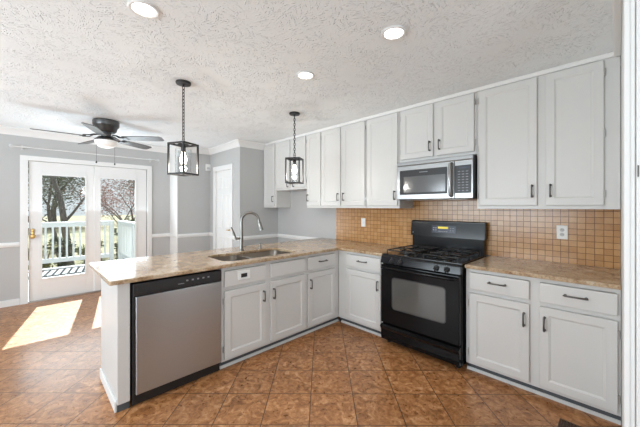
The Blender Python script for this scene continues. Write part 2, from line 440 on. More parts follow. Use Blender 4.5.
# patio doors
cs = MB()
cs.box(XP - .01, XP + .022, PY0 - .082, PY0, 0, PH, .004).box(XP - .01, XP + .022, PY1, PY1 + .075, 0, PH, .004).box(XP - .01, XP + .022, PY0 - .082, PY1 + .075, PH, PH + .068, .004)
struct(cs.build('trim_15', 'trimw'))
struct(MB().box(XP - .12, XP + .005, PY0, PY1, 0.0, .018, .003).build('trim_16', 'hinge'))
def patio_door(name, y0, y1, gy0, gy1):
    g0, g1 = .33, 1.868
    m = MB(); x0, x1 = XP - .055, XP - .008
    m.box(x0, x1, y0, gy0, .02, PH - .004, .002).box(x0, x1, gy1, y1, .02, PH - .004, .002)
    m.box(x0, x1, gy0, gy1, .02, g0, .002).box(x0, x1, gy0, gy1, g1, PH - .004, .002)
    d = struct(m.build(name, 'door'))
    f = MB()
    for a, b in ((gy0 - .018, gy0 + .006), (gy1 - .006, gy1 + .018)): f.box(x1, x1 + .011, a, b, g0 - .018, g1 + .018, .003)
    for a, b in ((g0 - .018, g0 + .006), (g1 - .006, g1 + .018)): f.box(x1, x1 + .0105, gy0 - .018, gy1 + .018, a, b, .003)
    f.build('glazing_bead', 'trimw', d)
    MB().box(XP - .034, XP - .030, gy0 - .004, gy1 + .004, g0 - .004, g1 + .004).build('pane', 'glass', d)
    return d
pd = patio_door('door_2', PY0 + .008, .762, .143, .655)
patio_door('door_3', .768, PY1 - .008, .845, 1.352)
kn = MB().box(XP - .008, XP - .002, .028, .066, .93, 1.075, .008)
kn.lathe([(0, 0), (.013, 0), (.013, .03), (.026, .042), (.030, .055), (.022, .068), (0, .072)], 20, T((XP - .004, .047, .965)) @ RY(PI / 2))
kn.lathe([(0, 0), (.019, 0), (.019, .012), (0, .016)], 20, T((XP - .004, .047, 1.045)) @ RY(PI / 2))
kn = kn.build('door_knob', 'brass', pd, True); kn['label'] = 'brass knob and deadbolt plate'

# ------------------------------------------------------------------ outdoors
struct(MB().box(-90, XP - .14, -60, 70, -1.0, -.8).build('ground', 'lawn'))
dk = MB()
for i in range(24): dk.box(-9.44 + i * .138, -9.44 + i * .138 + .130, -3.2, 1.85, -.10, -.05, .004, 1)
struct(dk.build('deck_floor', 'deck'))
def railing(name, label, p0, p1, n, post_ends):
    d = Vector((p1[0] - p0[0], p1[1] - p0[1], 0)); L = d.length; a = math.atan2(d.y, d.x)
    t = thing(name, label, 'railing', (p0[0], p0[1], -.05), a, 'deck railings')
    MB().box(0, L, -.06, .06, 1.04, 1.08, .006).box(0, L, -.022, .022, .96, 1.04, .003).build('top_rail', 'railw', t)
    MB().box(0, L, -.022, .022, .13, .23, .003).build('bottom_rail', 'railw', t)
    for k in range(n):
        x = (k + .5) * L / n; MB().box(x - .019, x + .019, -.019, .019, .23, .96, .002, 1).build('baluster', 'railw', t)
    for x in post_ends: MB().box(x - .048, x + .048, -.048, .048, 0, 1.04, .004).build('post', 'railw', t)
    return t
railing('deck_railing', 'long white deck railing with upright balusters beyond the patio doors', (-9.32, -2.9), (-9.32, 1.60), 36, (.05, 2.2, 4.45))
railing('deck_railing', 'short white deck railing running back from the corner post to the house', (-9.30, 1.74), (-6.35, 1.74), 17, (0.0, 1.5, 2.9))

def grow(mb, p, d, r, L, depth, tips):
    n = 4; pts = [p]; rs = [r]; q = Vector(p); dd = Vector(d)
    for i in range(n):
        dd = (dd + Vector((random.uniform(-.16, .16), random.uniform(-.16, .16), random.uniform(-.05, .12)))).normalized()
        q = q + dd * (L / n); pts.append(q.copy()); rs.append(r * (1 - .42 * (i + 1) / n))
    mb.tube(pts, rs, 8 if r > .05 else 5)
    tips.append(q.copy())
    if depth:
        for k in range(random.choice((2, 3))):
            nd = (dd + Vector((random.uniform(-.9, .9), random.uniform(-.9, .9), random.uniform(-.25, .6)))).normalized()
            grow(mb, q, nd, rs[-1] * .72, L * .68, depth - 1, tips)
        if depth > 1:
            i = random.choice((2, 3)); nd = (dd + Vector((random.uniform(-1.2, 1.2), random.uniform(-1.2, 1.2), .1))).normalized()
            grow(mb, pts[i], nd, rs[i] * .5, L * .6, depth - 1, tips)
def leaves(mb, centres, spread, n, size):
    b = bmesh.new()
    for i in range(n):
        c = random.choice(centres); v = Vector((random.gauss(0, 1), random.gauss(0, 1), random.gauss(0, .8))) * spread * .55
        m = T(c + v) @ Matrix.Rotation(random.uniform(0, 6.28), 4, 'Z') @ Matrix.Rotation(random.uniform(0, 3.14), 4, 'X')
        s = size * random.uniform(.6, 1.3)
        vs = [b.verts.new(m @ Vector(q)) for q in ((-s, 0, 0), (0, -s * .45, s * .12), (s, 0, 0), (0, s * .45, s * .12))]
        b.faces.new(vs)
    mb._merge(b)
def tree(label, x, y, r, h, depth, leaf=None, n=0, spread=1., size=.12, lean=(0, 0)):
    t = thing('garden_tree', label, 'tree', (x, y, -.8), 0, 'trees beyond the deck')
    mb = MB(); tips = []
    grow(mb, Vector((0, 0, 0)), Vector((lean[0], lean[1], 1)).normalized(), r, h, depth, tips)
    mb.build('trunk', 'bark', t, True)
    if leaf:
        f = MB(); leaves(f, tips, spread, n, size); f.build('foliage', leaf, t)
def shrub(label, x, y, w, h, leaf, n, size=.1):
    t = thing('garden_shrub', label, 'shrub', (x, y, -.8), 0, 'shrubs around the lawn')
    s = MB()
    for k in range(5):
        a = k * 1.256; s.tube([(0, 0, 0), (math.cos(a) * w * .25, math.sin(a) * w * .25, h * .45), (math.cos(a) * w * .45, math.sin(a) * w * .45, h * .85)], [.03, .02, .008], 5)
    s.build('stem', 'bark', t)
    f = MB(); c = [Vector((random.uniform(-.5, .5) * w, random.uniform(-.5, .5) * w, h * random.uniform(.15, .9))) for _ in range(14)]
    leaves(f, c, w * .28, n, size); f.build('foliage', leaf, t)
tree('tall dark tree trunk standing behind the deck railing in the left patio door', -13.7, 1.08, .125, 3.3, 3, 'lpale', 900, .9, .05)
tree('slim dark trunk at the edge of the left patio door glass', -18.2, .10, .065, 1.7, 3, 'lpale', 250, .5, .05)
tree('bare arching tree between the two dark trunks', -23.5, 1.2, .12, 2.3, 4, 'lpale', 7000, 1.1, .06)
tree('rust-leaved tree in the right patio door', -16.6, 3.3, .09, 1.5, 3, 'lred', 3500, .6, .04)
tree('second thinner rust-leaved tree behind the right patio door', -28.0, 6.2, .11, 2.0, 3, 'lred', 2800, .8, .05)
shrub('dark green shrub below the rust-leaved tree', -13.4, 3.0, .9, 2.0, 'lgreen', 2200, .075)
shrub('low yellow-green shrub behind the left end of the railing', -11.2, .22, .55, 1.25, 'lyel', 1500, .05)
shrub('olive shrub behind the middle of the railing', -11.9, .74, .42, 1.35, 'lgreen', 1500, .05)
shrub('yellow-green shrub just right of the tall trunk behind the railing', -11.2, 1.30, .45, 1.25, 'lyel', 1500, .05)
shrub('small olive shrub behind the corner post of the railing', -11.6, 2.35, .45, 1.3, 'lgreen', 1400, .05)
for i, (x, y, w) in enumerate([(-44, -20, 'farthest left of the pale treeline'), (-47, -9, 'second along the pale treeline'), (-43, 2, 'third along the pale treeline, behind the bare tree'), (-48, 13, 'fourth along the pale treeline'), (-43, 25, 'fifth along the pale treeline, behind the rust leaves'), (-48, 39, 'last of the pale treeline, far behind the right door')]):
    tree('pale grey winter tree, ' + w, x, y, .3, 3.6, 3, 'lpale', 6000, 2.4, .16)
    
# ------------------------------------------------------------------ cabinets
def pull(parent, x, z, vertical, L=.105):
    """bow pull standing off the front at local y"""
    m = MB(); y0 = -.022
    P = (lambda a, o: (x, y0 - o, z + a)) if vertical else (lambda a, o: (x + a, y0 - o, z))
    for s in (-1, 1):
        m.lathe([(.009, 0), (.009, .003), (.0055, .006), (.0055, .022)], 12, T(P(s * L * .42, 0)) @ RX(PI / 2))
    m.tube([P(-L * .5, .022), P(-L * .42, .026), P(-L * .2, .029), P(0, .030), P(L * .2, .029), P(L * .42, .026), P(L * .5, .022)], [.0045, .0065, .006, .0055, .006, .0065, .0045], 10)
    h = m.build('handle', 'pewter', parent, True)
    return h
def hinge(parent, x, z, s):
    m = MB(); m.box(x - .011 if s < 0 else x + .001, x - .001 if s < 0 else x + .011, -.010, -.001, z - .026, z + .026, .002)
    m.tube([(x + s * .004, -.014, z - .026), (x + s * .004, -.014, z + .026)], .0045, 8)
    m.build('hinge', 'hinge', parent, True)
def cab_door(parent, x0, x1, z0, z1, hside, hz=None, nh=2, hl=.105, fr=.055):
    """hside: the side of the handle, -1 left or 1 right; hinges on the other side"""
    d = MB().panel(x1 - x0, z1 - z0, .02, fr).xf(T((x0, -.001, z0))).build('door', 'cab', parent)
    if hz is not None: pull(d, x0 + .032 if hside < 0 else x1 - .032, hz, True, hl)
    hx = x1 if hside < 0 else x0
    zs = [z0 + .085, z1 - .085] + ([(z0 + z1) / 2] if nh == 3 else [])
    for z in zs: hinge(d, hx, z, 1 if hside < 0 else -1)
    return d
def cab_drawer(parent, x0, x1, z0, z1, handle=True, name='drawer'):
    d = MB().box(x0, x1, -.021, -.001, z0, z1, .006, 3).build(name, 'cab', parent)
    if handle: pull(d, (x0 + x1) / 2, (z0 + z1) / 2 + .01, False, .13)
    return d
def carcass(parent, W, D, z0, z1, stiles, rails, top=True):
    """open box with a face frame; front of the frame at local y=0"""
    m = MB(); t = .016
    m.box(0, t, .018, D, z0, z1).box(W - t, W, .018, D, z0, z1).box(t, W - t, D - .008, D, z0, z1).box(t, W - t, .018, D - .008, z0, z0 + t)
    if top: m.box(t, W - t, .018, D - .008, z1 - t, z1)
    for a, b in stiles: m.box(a, b, 0, .018, z0, z1, .0015, 1)
    for (a, b, c, d) in rails: m.box(a, b, 0.0005, .0175, c, d)
    return m.build('body', 'cab', parent)

# --- wall cabinets along the back wall (face frame at y = 3.005)
YU = 3.005; DU = YW - YU - .001; UB, UT = 1.379, 2.475
def upper(label, x0, x1, z0, doors, nh=2, hz=1.527, stiles=None, wide=False):
    t = thing('wall_cabinet', label, 'cabinet', (x0, YU, z0), 0, 'white wall cabinets')
    W = x1 - x0; H = UT + .004 - z0
    S = stiles or []
    S = [(0, .035)] + S + ([] if wide else [(W - .035, W)])
    carcass(t, W, DU, 0, H, S, [(.03, W - .03, 0, .03), (.03, W - .03, H - .03, H)])
    for a, b, hs in doors: cab_door(t, a - x0, b - x0, .030, UT - z0 - .006, hs, hz - z0, nh)
    return t
upper('tall white one-door wall cabinet at the corner with the grey wall', XL + .001, -4.092, UB, [(-4.44, -4.125, 1)])
upper('short white two-door wall cabinet behind the far pendant', -4.088, -3.318, 1.668, [(-4.078, -3.715, 1), (-3.632, -3.335, -1)], hz=None and 0 or 1.76, stiles=[(.37, .46)])
upper('narrow white one-door wall cabinet just right of the short one', -3.314, -3.004, UB, [(-3.300, -3.014, -1)])
upper('white two-door wall cabinet above the tile beside the switch', -3.0, -2.212, UB, [(-2.985, -2.634, 1), (-2.598, -2.226, -1)], stiles=[(.35, .41)])
upper('white one-door wall cabinet left of the microwave', -2.208, -1.750, UB, [(-2.193, -1.766, 1)])
upper('short white two-door wall cabinet above the microwave', -1.746, -.937, 1.892, [(-1.722, -1.352, 1), (-1.314, -.955, -1)], hz=2.03, stiles=[(.39, .44)])
upper('large white two-door wall cabinet right of the microwave', -.933, .012, UB, [(-.911, -.471, 1), (-.414, -.073, -1)], nh=3, stiles=[(.455, .525), (.850, .945)], wide=True)
struct(MB().prism([(YU - .001, UT + .005), (YU - .010, UT + .005), (YU - .022, CZ - .006), (YU - .022, CZ - .001), (YU - .001, CZ - .001)], XL + .001, .012, 'x').build('trim_17', 'trimw'))
struct(MB().box(XL + .001, .012, YU, YW - .001, UT + .006, CZ - .001).build('trim_18', 'trimw'))

# --- base cabinets
CB, CT = .876, .906
XF, YF = -2.382, 2.673          # face frames
def base(label, loc, rz, W, D, doors, drawers, stiles, toe=.035, top=True, ends=(0, 0)):
    t = thing('base_cabinet', label, 'cabinet', (loc[0], loc[1], 0), rz, 'white base cabinets')
    carcass(t, W, D, .065, CB - .001, stiles, [(.02, W - .02, .065, .095), (.02, W - .02, .672, .702), (.02, W - .02, .845, CB - .002)], top)
    MB().box(0, W, toe, toe + .016, 0, .064).build('toe_kick', 'toe_shade_foot_wear', t)
    MB().prism([(toe - .0005, .001), (toe - .016, .001), (toe - .016, .008), (toe - .008, .018), (toe - .0005, .022)], ends[0], W + ends[1], 'x').build('shoe_molding', 'cab', t)
    for a, b, hs in doors: cab_door(t, a, b, .088, .670, hs, .553, 2)
    for a, b, kind in drawers:
        if kind == 'drawer': cab_drawer(t, a, b, .704, .843)
        else:
            q = cab_drawer(t, a, b, .704, .843, False, 'false_front')
            if kind == 'switch':
                x = (a + b) / 2 - .03
                p = MB().box(x - .062, x + .062, -.0265, -.0212, .748, .826, .003).build('switch_plate', 'plate', q)
                MB().box(x - .030, x + .030, -.031, -.0255, .768, .802, .002).build('rocker', 'blackp', p)
    return t
S0 = 1.172                    # the sink base starts beside the dishwasher
base('white sink base cabinet with a black switch on its false front', (XF, S0), PI / 2, .972, .60,
     [(.022, .444, 1), (.497, .952, -1)], [(.022, .444, 'switch'), (.497, .952, 'plain')], [(0, .03), (.437, .505), (.945, .972)], top=False, ends=(0, 0))
base('narrow white drawer base cabinet in the inside corner', (XF, S0 + .974), PI / 2, .555, .60,
     [(.012, .452, -1)], [(.012, .452, 'drawer')], [(0, .03), (.445, .527)], ends=(0, 0))
base('white drawer base cabinet left of the black range', (XF + .002, YF), 0, .648, .645,
     [(.134, .610, 1)], [(.134, .610, 'drawer')], [(0.0, .14), (.603, .648)], ends=(.02, 0))
base('white two-door base cabinet right of the black range', (-.918, YF), 0, .931, .645,
     [(.031, .452, 1), (.512, .917, -1)], [(.031, .452, 'drawer'), (.512, .917, 'drawer')], [(0, .035), (.445, .52), (.905, .931)])

# --- peninsula end panel
ep = thing('peninsula_end_panel', 'white end panel and stile closing the peninsula beside the dishwasher', 'cabinet panel', (-2.98, .428, 0))
MB().box(0, .575, 0, .018, .001, CB - .001, .002).build('panel', 'cab', ep)
MB().box(.575, .605, 0, .073, .055, CB - .001, .002).build('stile', 'cab', ep)
MB().box(.572, .588, .004, .073, .0, .055).build('stile_foot', 'toe_shade_foot_wear', ep)
MB().box(-.004, .585, -.012, -.0005, 0.0, .075, .003).build('base_board', 'trimw', ep)
tag(MB().box(-3.002, -2.984, .428, 3.30, .001, CB - .001, .002).build('peninsula_back_panel', 'cab'), 'white panel backing the peninsula under the worktop overhang', 'cabinet panel')

# --- granite worktops
def rounded(pts, rad, seg=6):
    out = []; n = len(pts)
    for i, p in enumerate(pts):
        r = rad[i] if isinstance(rad, (list, tuple)) else rad
        a, b, c = Vector(pts[i - 1]), Vector(p), Vector(pts[(i + 1) % n])
        if r <= 0: out.append(tuple(b)); continue
        u = (a - b).normalized(); v = (c - b).normalized(); p0 = b + u * r; p1 = b + v * r
        for k in range(seg + 1):
            t = k / seg; q = p0 * (1 - t) ** 2 + b * 2 * t * (1 - t) + p1 * t * t; out.append((q.x, q.y))
    return out
SX0, SX1, SY0, SY1, SYM = -2.915, -2.455, 1.225, 2.105, 1.61      # sink cut-out and its divider
sink_hole = rounded([(SX0, SY0 + .03), (SX0 + .04, SYM), (SX0, SY1), (SX1, SY1), (SX1, SY0 + .03)], [.12, .0, .12, .10, .10], 6)
def slab(outer, hole, z0, z1, bev=.006):
    b = bmesh.new(); es = []
    for loop in [outer] + ([hole] if hole else []):
        vs = [b.verts.new((x, y, z1)) for x, y in loop]
        es += [b.edges.new((vs[i], vs[(i + 1) % len(vs)])) for i in range(len(vs))]
    bmesh.ops.triangle_fill(b, use_beauty=True, use_dissolve=False, edges=es)
    for f in b.faces:
        if f.normal.z < 0: f.normal_flip()
    r = bmesh.ops.extrude_face_region(b, geom=list(b.faces))
    for v in [g for g in r['geom'] if isinstance(g, bmesh.types.BMVert)]: v.co.z = z0
    bmesh.ops.recalc_face_normals(b, faces=b.faces)
    sharp = [e for e in b.edges if len(e.link_faces) == 2 and e.calc_face_angle(0) > 1.0 and abs(e.verts[0].co.z - e.verts[1].co.z) < 1e-5]
    bmesh.ops.bevel(b, geom=sharp, offset=bev, segments=2, affect='EDGES', profile=.6)
    m = MB(); m._merge(b); return m
pen = rounded([(-3.265, .377), (-2.345, .377), (-2.345, 2.634), (-1.735, 2.634), (-1.735, YW - .002), (-3.30, YW - .002)], [.03, .02, .012, 0, 0, 0])
tag(slab(pen, sink_hole, CB, CT).build('countertop', 'granite'), 'L-shaped beige granite worktop of the peninsula, cut out for the sink', 'countertop', 'granite worktops')
tag(slab([(-.915, 2.634), (XR - .002, 2.634), (XR - .002, YW - .002), (-.915, YW - .002)], None, CB, CT).build('countertop', 'granite'), 'short beige granite worktop right of the black range', 'countertop', 'granite worktops')
sp = MB().box(-3.0, XR - .003, YW - .009, YW - .0005, CT + .001, UB - .002)
sp.box(-1.742, -.94, YW - .009, YW - .0005, UB - .002, 1.50)
bs = tag(sp.build('tile_backsplash', 'splash'), 'tan mosaic tile backsplash between worktops and wall cabinets', 'backsplash')

# --- sink, faucet, soap dispenser
sk = thing('kitchen_sink', 'double-bowl stainless steel sink set under the granite', 'sink', (SX0, SY0, CB))
def bowl(name, x0, x1, y0, y1, depth):
    loop = rounded([(x0, y0), (x1, y0), (x1, y1), (x0, y1)], .09, 6)
    b = bmesh.new(); rings = []
    cx, cy = (x0 + x1) / 2, (y0 + y1) / 2
    for s, z in ((1.0, -.001), (.985, -.004), (.97, -depth * .8), (.93, -depth * .95), (.84, -depth), (.12, -depth - .006)):
        rings.append([b.verts.new((cx + (x - cx) * s, cy + (y - cy) * s, z)) for x, y in loop])
    n = len(loop)
    for A, B in zip(rings, rings[1:]):
        for k in range(n): b.faces.new((A[k], A[(k + 1) % n], B[(k + 1) % n], B[k]))
    b.faces.new(rings[-1])
    bmesh.ops.recalc_face_normals(b, faces=b.faces)
    m = MB(); m._merge(b); o = m.build(name, 'sinksteel', sk, True)
    md = o.modifiers.new('thickness', 'SOLIDIFY'); md.thickness = .0015; md.offset = 0
    d = MB().lathe([(0, .002), (.02, .003), (.038, .004), (.045, .001)], 24, T((cx, cy, -depth - .004)), False)
    d.build('drain', 'chrome', o, True)
    return o
w = SX1 - SX0
bowl('bowl', -.004, w + .004, .012, SYM - SY0 - .012, .17)
bowl('bowl', -.004, w + .004, SYM - SY0 + .012, SY1 - SY0 + .004, .19)
MB().box(0.0, w, SYM - SY0 - .0125, SYM - SY0 + .0125, -.03, -.0012, .003).build('divider', 'chrome', sk)

fx, fy = -2.972, 1.70
fc = thing('kitchen_faucet', 'brushed nickel gooseneck faucet behind the sink', 'faucet', (fx, fy, CT + .0005))
MB().lathe([(0, 0), (.031, 0), (.031, .008), (.022, .014), (.020, .06), (.021, .12), (.019, .155), (.017, .21), (0, .21)], 28).build('base', 'nickel', fc, True)
ang = math.radians(48); dx, dy = math.cos(ang), math.sin(ang)     # the spout swings out over the right bowl
pts = [(0, 0, .20), (0, 0, .315)]
R_ = .098
for k in range(13):
    a = PI - k * PI * .96 / 12
    pts.append(((R_ + R_ * math.cos(a)) * dx, (R_ + R_ * math.cos(a)) * dy, .325 + R_ * math.sin(a)))
MB().tube(pts, [.0175, .0170] + [.0155] * 13, 16).build('spout', 'nickel', fc, True)
e = Vector(pts[-1]); td = (Vector(pts[-1]) - Vector(pts[-2])).normalized()
MB().tube([e, e + td * .02, e + td * .03, e + td * .085, e + td * .115], [.014, .016, .0195, .021, .024], 18).build('spray_head', 'nickel', fc, True)
lv = MB().tube([(0, -.018, .135), (0, -.05, .137), (0, -.075, .138)], [.013, .014, .015], 14)
lv.tube([(0, -.066, .14), (0, -.085, .19), (0, -.11, .245), (0, -.125, .265)], [.009, .008, .0065, .005], 12)
lv.build('lever', 'nickel', fc, True)
sd = thing('soap_dispenser', 'small nickel soap dispenser beside the faucet', 'soap dispenser', (-2.985, 1.955, CT + .0005))
MB().lathe([(0, 0), (.021, 0), (.021, .006), (.012, .010), (.011, .035), (0, .035)], 20).build('base', 'nickel', sd, True)
MB().lathe([(0, .034), (.006, .034), (.006, .05), (.014, .052), (.014, .062), (0, .064)], 16).tube([(0, 0, .057), (.03, .01, .058), (.055, .018, .05)], [.006, .0055, .0045], 10).build('pump', 'nickel', sd, True)

# --- dishwasher (front faces +x)
dw = thing('dishwasher', 'stainless steel dishwasher with black control panel in the peninsula', 'dishwasher', (-2.378, .510, 0), PI / 2)
Wd = .655
MB().box(.004, Wd - .004, .03, .58, .06, CB - .02, .004).build('body', 'blackp', dw)
dd = MB().box(.022, Wd - .004, -.024, .028, .085, .768, .006, 3).build('door', 'steelz', dw)
cp = MB().box(.004, Wd - .004, -.026, .028, .772, .862, .006, 3).build('control_panel', 'blackp', dw)
MB().box(.03, Wd - .03, -.0275, -.0255, .800, .846, .001).build('fascia', 'charcoal', cp)
bt = MB()
for k in range(5): bt.box(.36 + k * .042, .376 + k * .042, -.029, -.0272, .820, .832, .001, 1)
bt.build('button', 'greytext', cp)
MB().box(.30, .345, -.029, -.0272, .806, .811).build('badge', 'greytext', cp)
MB().box(.004, .019, -.012, .028, .02, .77, .002).build('gasket', 'blackm', dw)
MB().box(.004, Wd - .004, .012, .028, .004, .082, .002).build('toe_kick', 'blackp', dw)

# --- range
rg = thing('gas_range', 'black gas range with four burners between two base cabinets', 'range', (-1.722, 2.575, 0))
Wr = .795
MB().box(.006, Wr - .006, .04, .72, .035, .893, .004).build('body', 'black', rg)
for fxx in (.05, Wr - .05):
    for fyy in (.09, .66): MB().lathe([(0, 0), (.018, 0), (.018, .008), (.012, .012), (.012, .036), (0, .036)], 14, T((fxx, fyy, .0))).build('foot', 'blackm', rg)
dr = MB().prism([(.038, .045), (.004, .05), (-.004, .09), (-.002, .15), (-.020, .178), (-.022, .190), (.0, .205), (.038, .205)], .010, Wr - .010, 'x', .003).build('drawer', 'black', rg)
od = MB().box(.010, Wr - .010, -.004, .038, .222, .812, .010, 3).build('oven_door', 'black', rg)
wv = rounded([(.145, .385), (.668, .385), (.668, .690), (.145, .690)], .035, 6)
MB().prism(wv, -.0058, -.0035, 'y').build('oven_window', 'ovenglass', od)
fr = MB(); wo = rounded([(.137, .377), (.676, .377), (.676, .698), (.137, .698)], .04, 6)
b = bmesh.new(); A = [b.verts.new((x, -.0068, z)) for x, z in wo]; B = [b.verts.new((x, -.0068, z)) for x, z in wv]; A2 = [b.verts.new((x, -.0036, z)) for x, z in wo]; B2 = [b.verts.new((x, -.0036, z)) for x, z in wv]
for k in range(len(wo)):
    j = (k + 1) % len(wo)
    b.faces.new((A[k], A[j], B[j], B[k])); b.faces.new((A[k], A2[k], A2[j], A[j])); b.faces.new((B[k], B[j], B2[j], B2[k]))
bmesh.ops.recalc_face_normals(b, faces=b.faces); fr._merge(b); fr.build('window_border', 'charcoal', od)
hh = MB().tube([(.035, -.006, .783), (.045, -.036, .785), (.075, -.046, .786), (Wr - .075, -.046, .786), (Wr - .045, -.036, .785), (Wr - .035, -.006, .783)], [.012, .013, .0135, .0135, .013, .012], 14)
hh.build('door_handle', 'black', od, True)
cpn = MB().prism([(.04, .822), (.0, .824), (.012, .885), (.03, .905), (.06, .905), (.06, .822)], .004, Wr - .004, 'x', .003).build('control_panel', 'greyenamel', rg)
for kx in (.136, .228, .585, .678):
    mt = T((kx, .0045, .855)) @ RX(math.radians(90 + 11))
    k = MB().lathe([(0, 0), (.0235, 0), (.0235, .006), (.019, .010), (.017, .026), (.014, .029), (0, .030)], 24, mt)
    k.box(-.0045, .0045, -.019, .019, .024, .036, .002, 2, mt)
    k.build('knob', 'charcoal', cpn, True)
    MB().box(kx - .001, kx + .001, -.0008, .0035, .884, .890).build('knob_mark', 'greytext', cpn)
ct = MB().box(.0, Wr, .030, .64, .893, .915, .007, 3).build('cooktop', 'greyenamel', rg)
for bx in (.20, .595):
    for by in (.19, .47):
        q = MB().lathe([(0, .9152), (.075, .9152), (.078, .918), (.06, .9165), (.04, .917), (.038, .928), (.03, .931), (.030, .936), (.034, .938), (.034, .944), (.028, .947), (0, .947)], 26, T((bx, by, 0)))
        q.build('burner', 'blackm', rg, True)
        MB().lathe([(.036, .9285), (.039, .930), (.039, .934), (.036, .936)], 24, T((bx, by, 0)), False).build('burner_ring', 'hinge', rg, True)
for bx in (.20, .595):
    g = MB(); x0, x1, y0, y1, z = bx - .155, bx + .155, .065, .60, .955
    for a, c in (((x0, y0), (x1, y0)), ((x1, y0), (x1, y1)), ((x1, y1), (x0, y1)), ((x0, y1), (x0, y0)), ((x0, .33), (x1, .33))):
        g.tube([(*a, z - .004), (*c, z - .004)], .0062, 8)
    for by in (.19, .47):
        for a in range(4):
            t = a * PI / 2
            ex = bx + (.155 if a % 2 == 0 else 0) * math.cos(t); ey = by + (.13 if a % 2 else 0) * math.sin(t)
            g.tube([(bx + .03 * math.cos(t), by + .03 * math.sin(t), z + .006), (bx + .07 * math.cos(t), by + .07 * math.sin(t), z + .004), (ex, ey, z - .003)], .0062, 8)
    for px in (x0, x1):
        for py in (y0, y1, .33): g.tube([(px, py, z - .004), (px, py, .9155)], [.0062, .0075], 8)
    g.build('grate', 'blackm', rg, True)
bg = MB().box(.012, Wr - .012, .655, .730, .893, 1.075, .004).prism([(.635, 1.065), (.733, 1.065), (.733, 1.232), (.72, 1.240), (.675, 1.240), (.655, 1.228)], .0, Wr, 'x', .004).build('backguard', 'greyenamel', rg)
def sl(z): return .635 + (z - 1.065) * .020 / .163
tl = lambda off: T((0, .635 - off, 1.065)) @ RX(-math.atan2(.020, .163))
MB().box(.255, .515, 0, .003, .045, .125, .001, 1, tl(.003)).build('display_panel', 'navy', bg)
MB().box(.322, .432, 0, .002, .092, .114, 0, 1, tl(.0048)).build('clock_digits', 'digit', bg)
bb = MB()
for cx in (.275, .300, .460, .485):
    for cz in (.075, .098): bb.box(cx - .008, cx + .008, 0, .002, cz - .005, cz + .005, .001, 1, tl(.0048))
for k in range(5): bb.box(.33 + k * .021, .343 + k * .021, 0, .002, .058, .066, 0, 1, tl(.0048))
bb.build('touch_key', 'greytext', bg)
MB().lathe([(0, 0), (.006, 0), (.006, .002), (0, .003)], 14, T((.03, .637, 1.10)) @ RX(PI / 2)).build('badge', 'greytext', bg)

# --- over-the-range microwave
mw = thing('microwave_oven', 'stainless steel over-the-range microwave above the black range', 'microwave', (-1.742, 2.930, 1.472))
Wm, Hm = .80, .413
MB().box(0, Wm, .022, YW - 2.930 - .010, 0, Hm, .004).build('body', 'blackp', mw)
MB().box(.004, Wm - .004, .0, .021, .372, Hm - .001, .004).build('vent_panel', 'steelx', mw)
md_ = MB().box(.004, .628, .0, .021, .004, .369, .005, 3).build('door', 'steelx', mw)
MB().box(.040, .560, -.003, .001, .055, .320, .002).build('window_border', 'charcoal', md_)
MB().box(.088, .545, -.0045, -.0028, .075, .250, .002).build('window', 'microglass', md_)
MB().box(.27, .36, -.0045, -.0028, .286, .292).build('badge', 'greytext', md_)
hm = MB().tube([(.600, -.001, .345), (.600, -.028, .335), (.600, -.038, .28), (.600, -.041, .19), (.600, -.038, .10), (.600, -.028, .04), (.600, -.001, .03)], [.016, .017, .018, .019, .018, .017, .016], 14)
hm.build('handle', 'steelx', md_, True)
cpm = MB().box(.631, Wm - .004, .0, .021, .004, .369, .005, 3).build('control_panel', 'steelx', mw)
MB().box(.633, .783, -.003, .001, .055, .320, .002).build('keypad', 'charcoal', cpm)
kp = MB()
for r in range(8):
    for c in range(3): kp.box(.662 + c * .036, .684 + c * .036, -.0042, -.0028, .075 + r * .026, .083 + r * .026)
kp.build('keypad_print', 'greytext', cpm)
MB().box(.66, .76, -.0042, -.0028, .287, .306).build('clock_window', 'navy', cpm)
MB().box(.08, .72, .06, .33, -.004, .001, .002).build('grease_filter', 'hinge', mw)

# ------------------------------------------------------------------ wall fittings
def plate(name, label, cat, x, z, w, h, kind):
    t = thing(name, label, cat, (x, YW - .0095, z), 0)
    MB().box(-w / 2, w / 2, -.006, 0, -h / 2, h / 2, .003).build('plate', 'plate', t)
    if kind == 'switch': MB().box(-.006, .006, -.016, -.0055, -.012, .012, .002).build('toggle', 'plate', t)
    else:
        for s in (-1, 1):
            q = MB().lathe([(0, 0), (.016, 0), (.016, .002), (0, .0025)], 20, T((0, -.0058, s * .02)) @ RX(PI / 2)).build('socket', 'greyplate', t)
            MB().box(-.007, -.005, -.0088, -.0078, s * .02 - .002, s * .02 + .007).box(.005, .007, -.0088, -.0078, s * .02 - .002, s * .02 + .007).build('slot', 'blackm', q)
plate('light_switch', 'white light switch plate on the tile above the left worktop', 'switch', -2.487, 1.178, .072, .118, 'switch')
plate('wall_outlet', 'white duplex outlet on the tile above the right worktop', 'outlet', -.343, 1.175, .076, .12, 'outlet')
ds = thing('door_chime', 'small white chime box high on the grey wall by the pantry door', 'chime', (XB + .0005, 2.485, 2.155))
MB().box(0, .035, -.045, .045, -.065, .065, .008).build('case', 'plate', ds)
MB().box(.0345, .037, -.03, .03, -.03, -.022).box(.0345, .037, -.03, .03, -.012, -.004).build('grille', 'greytext', ds)

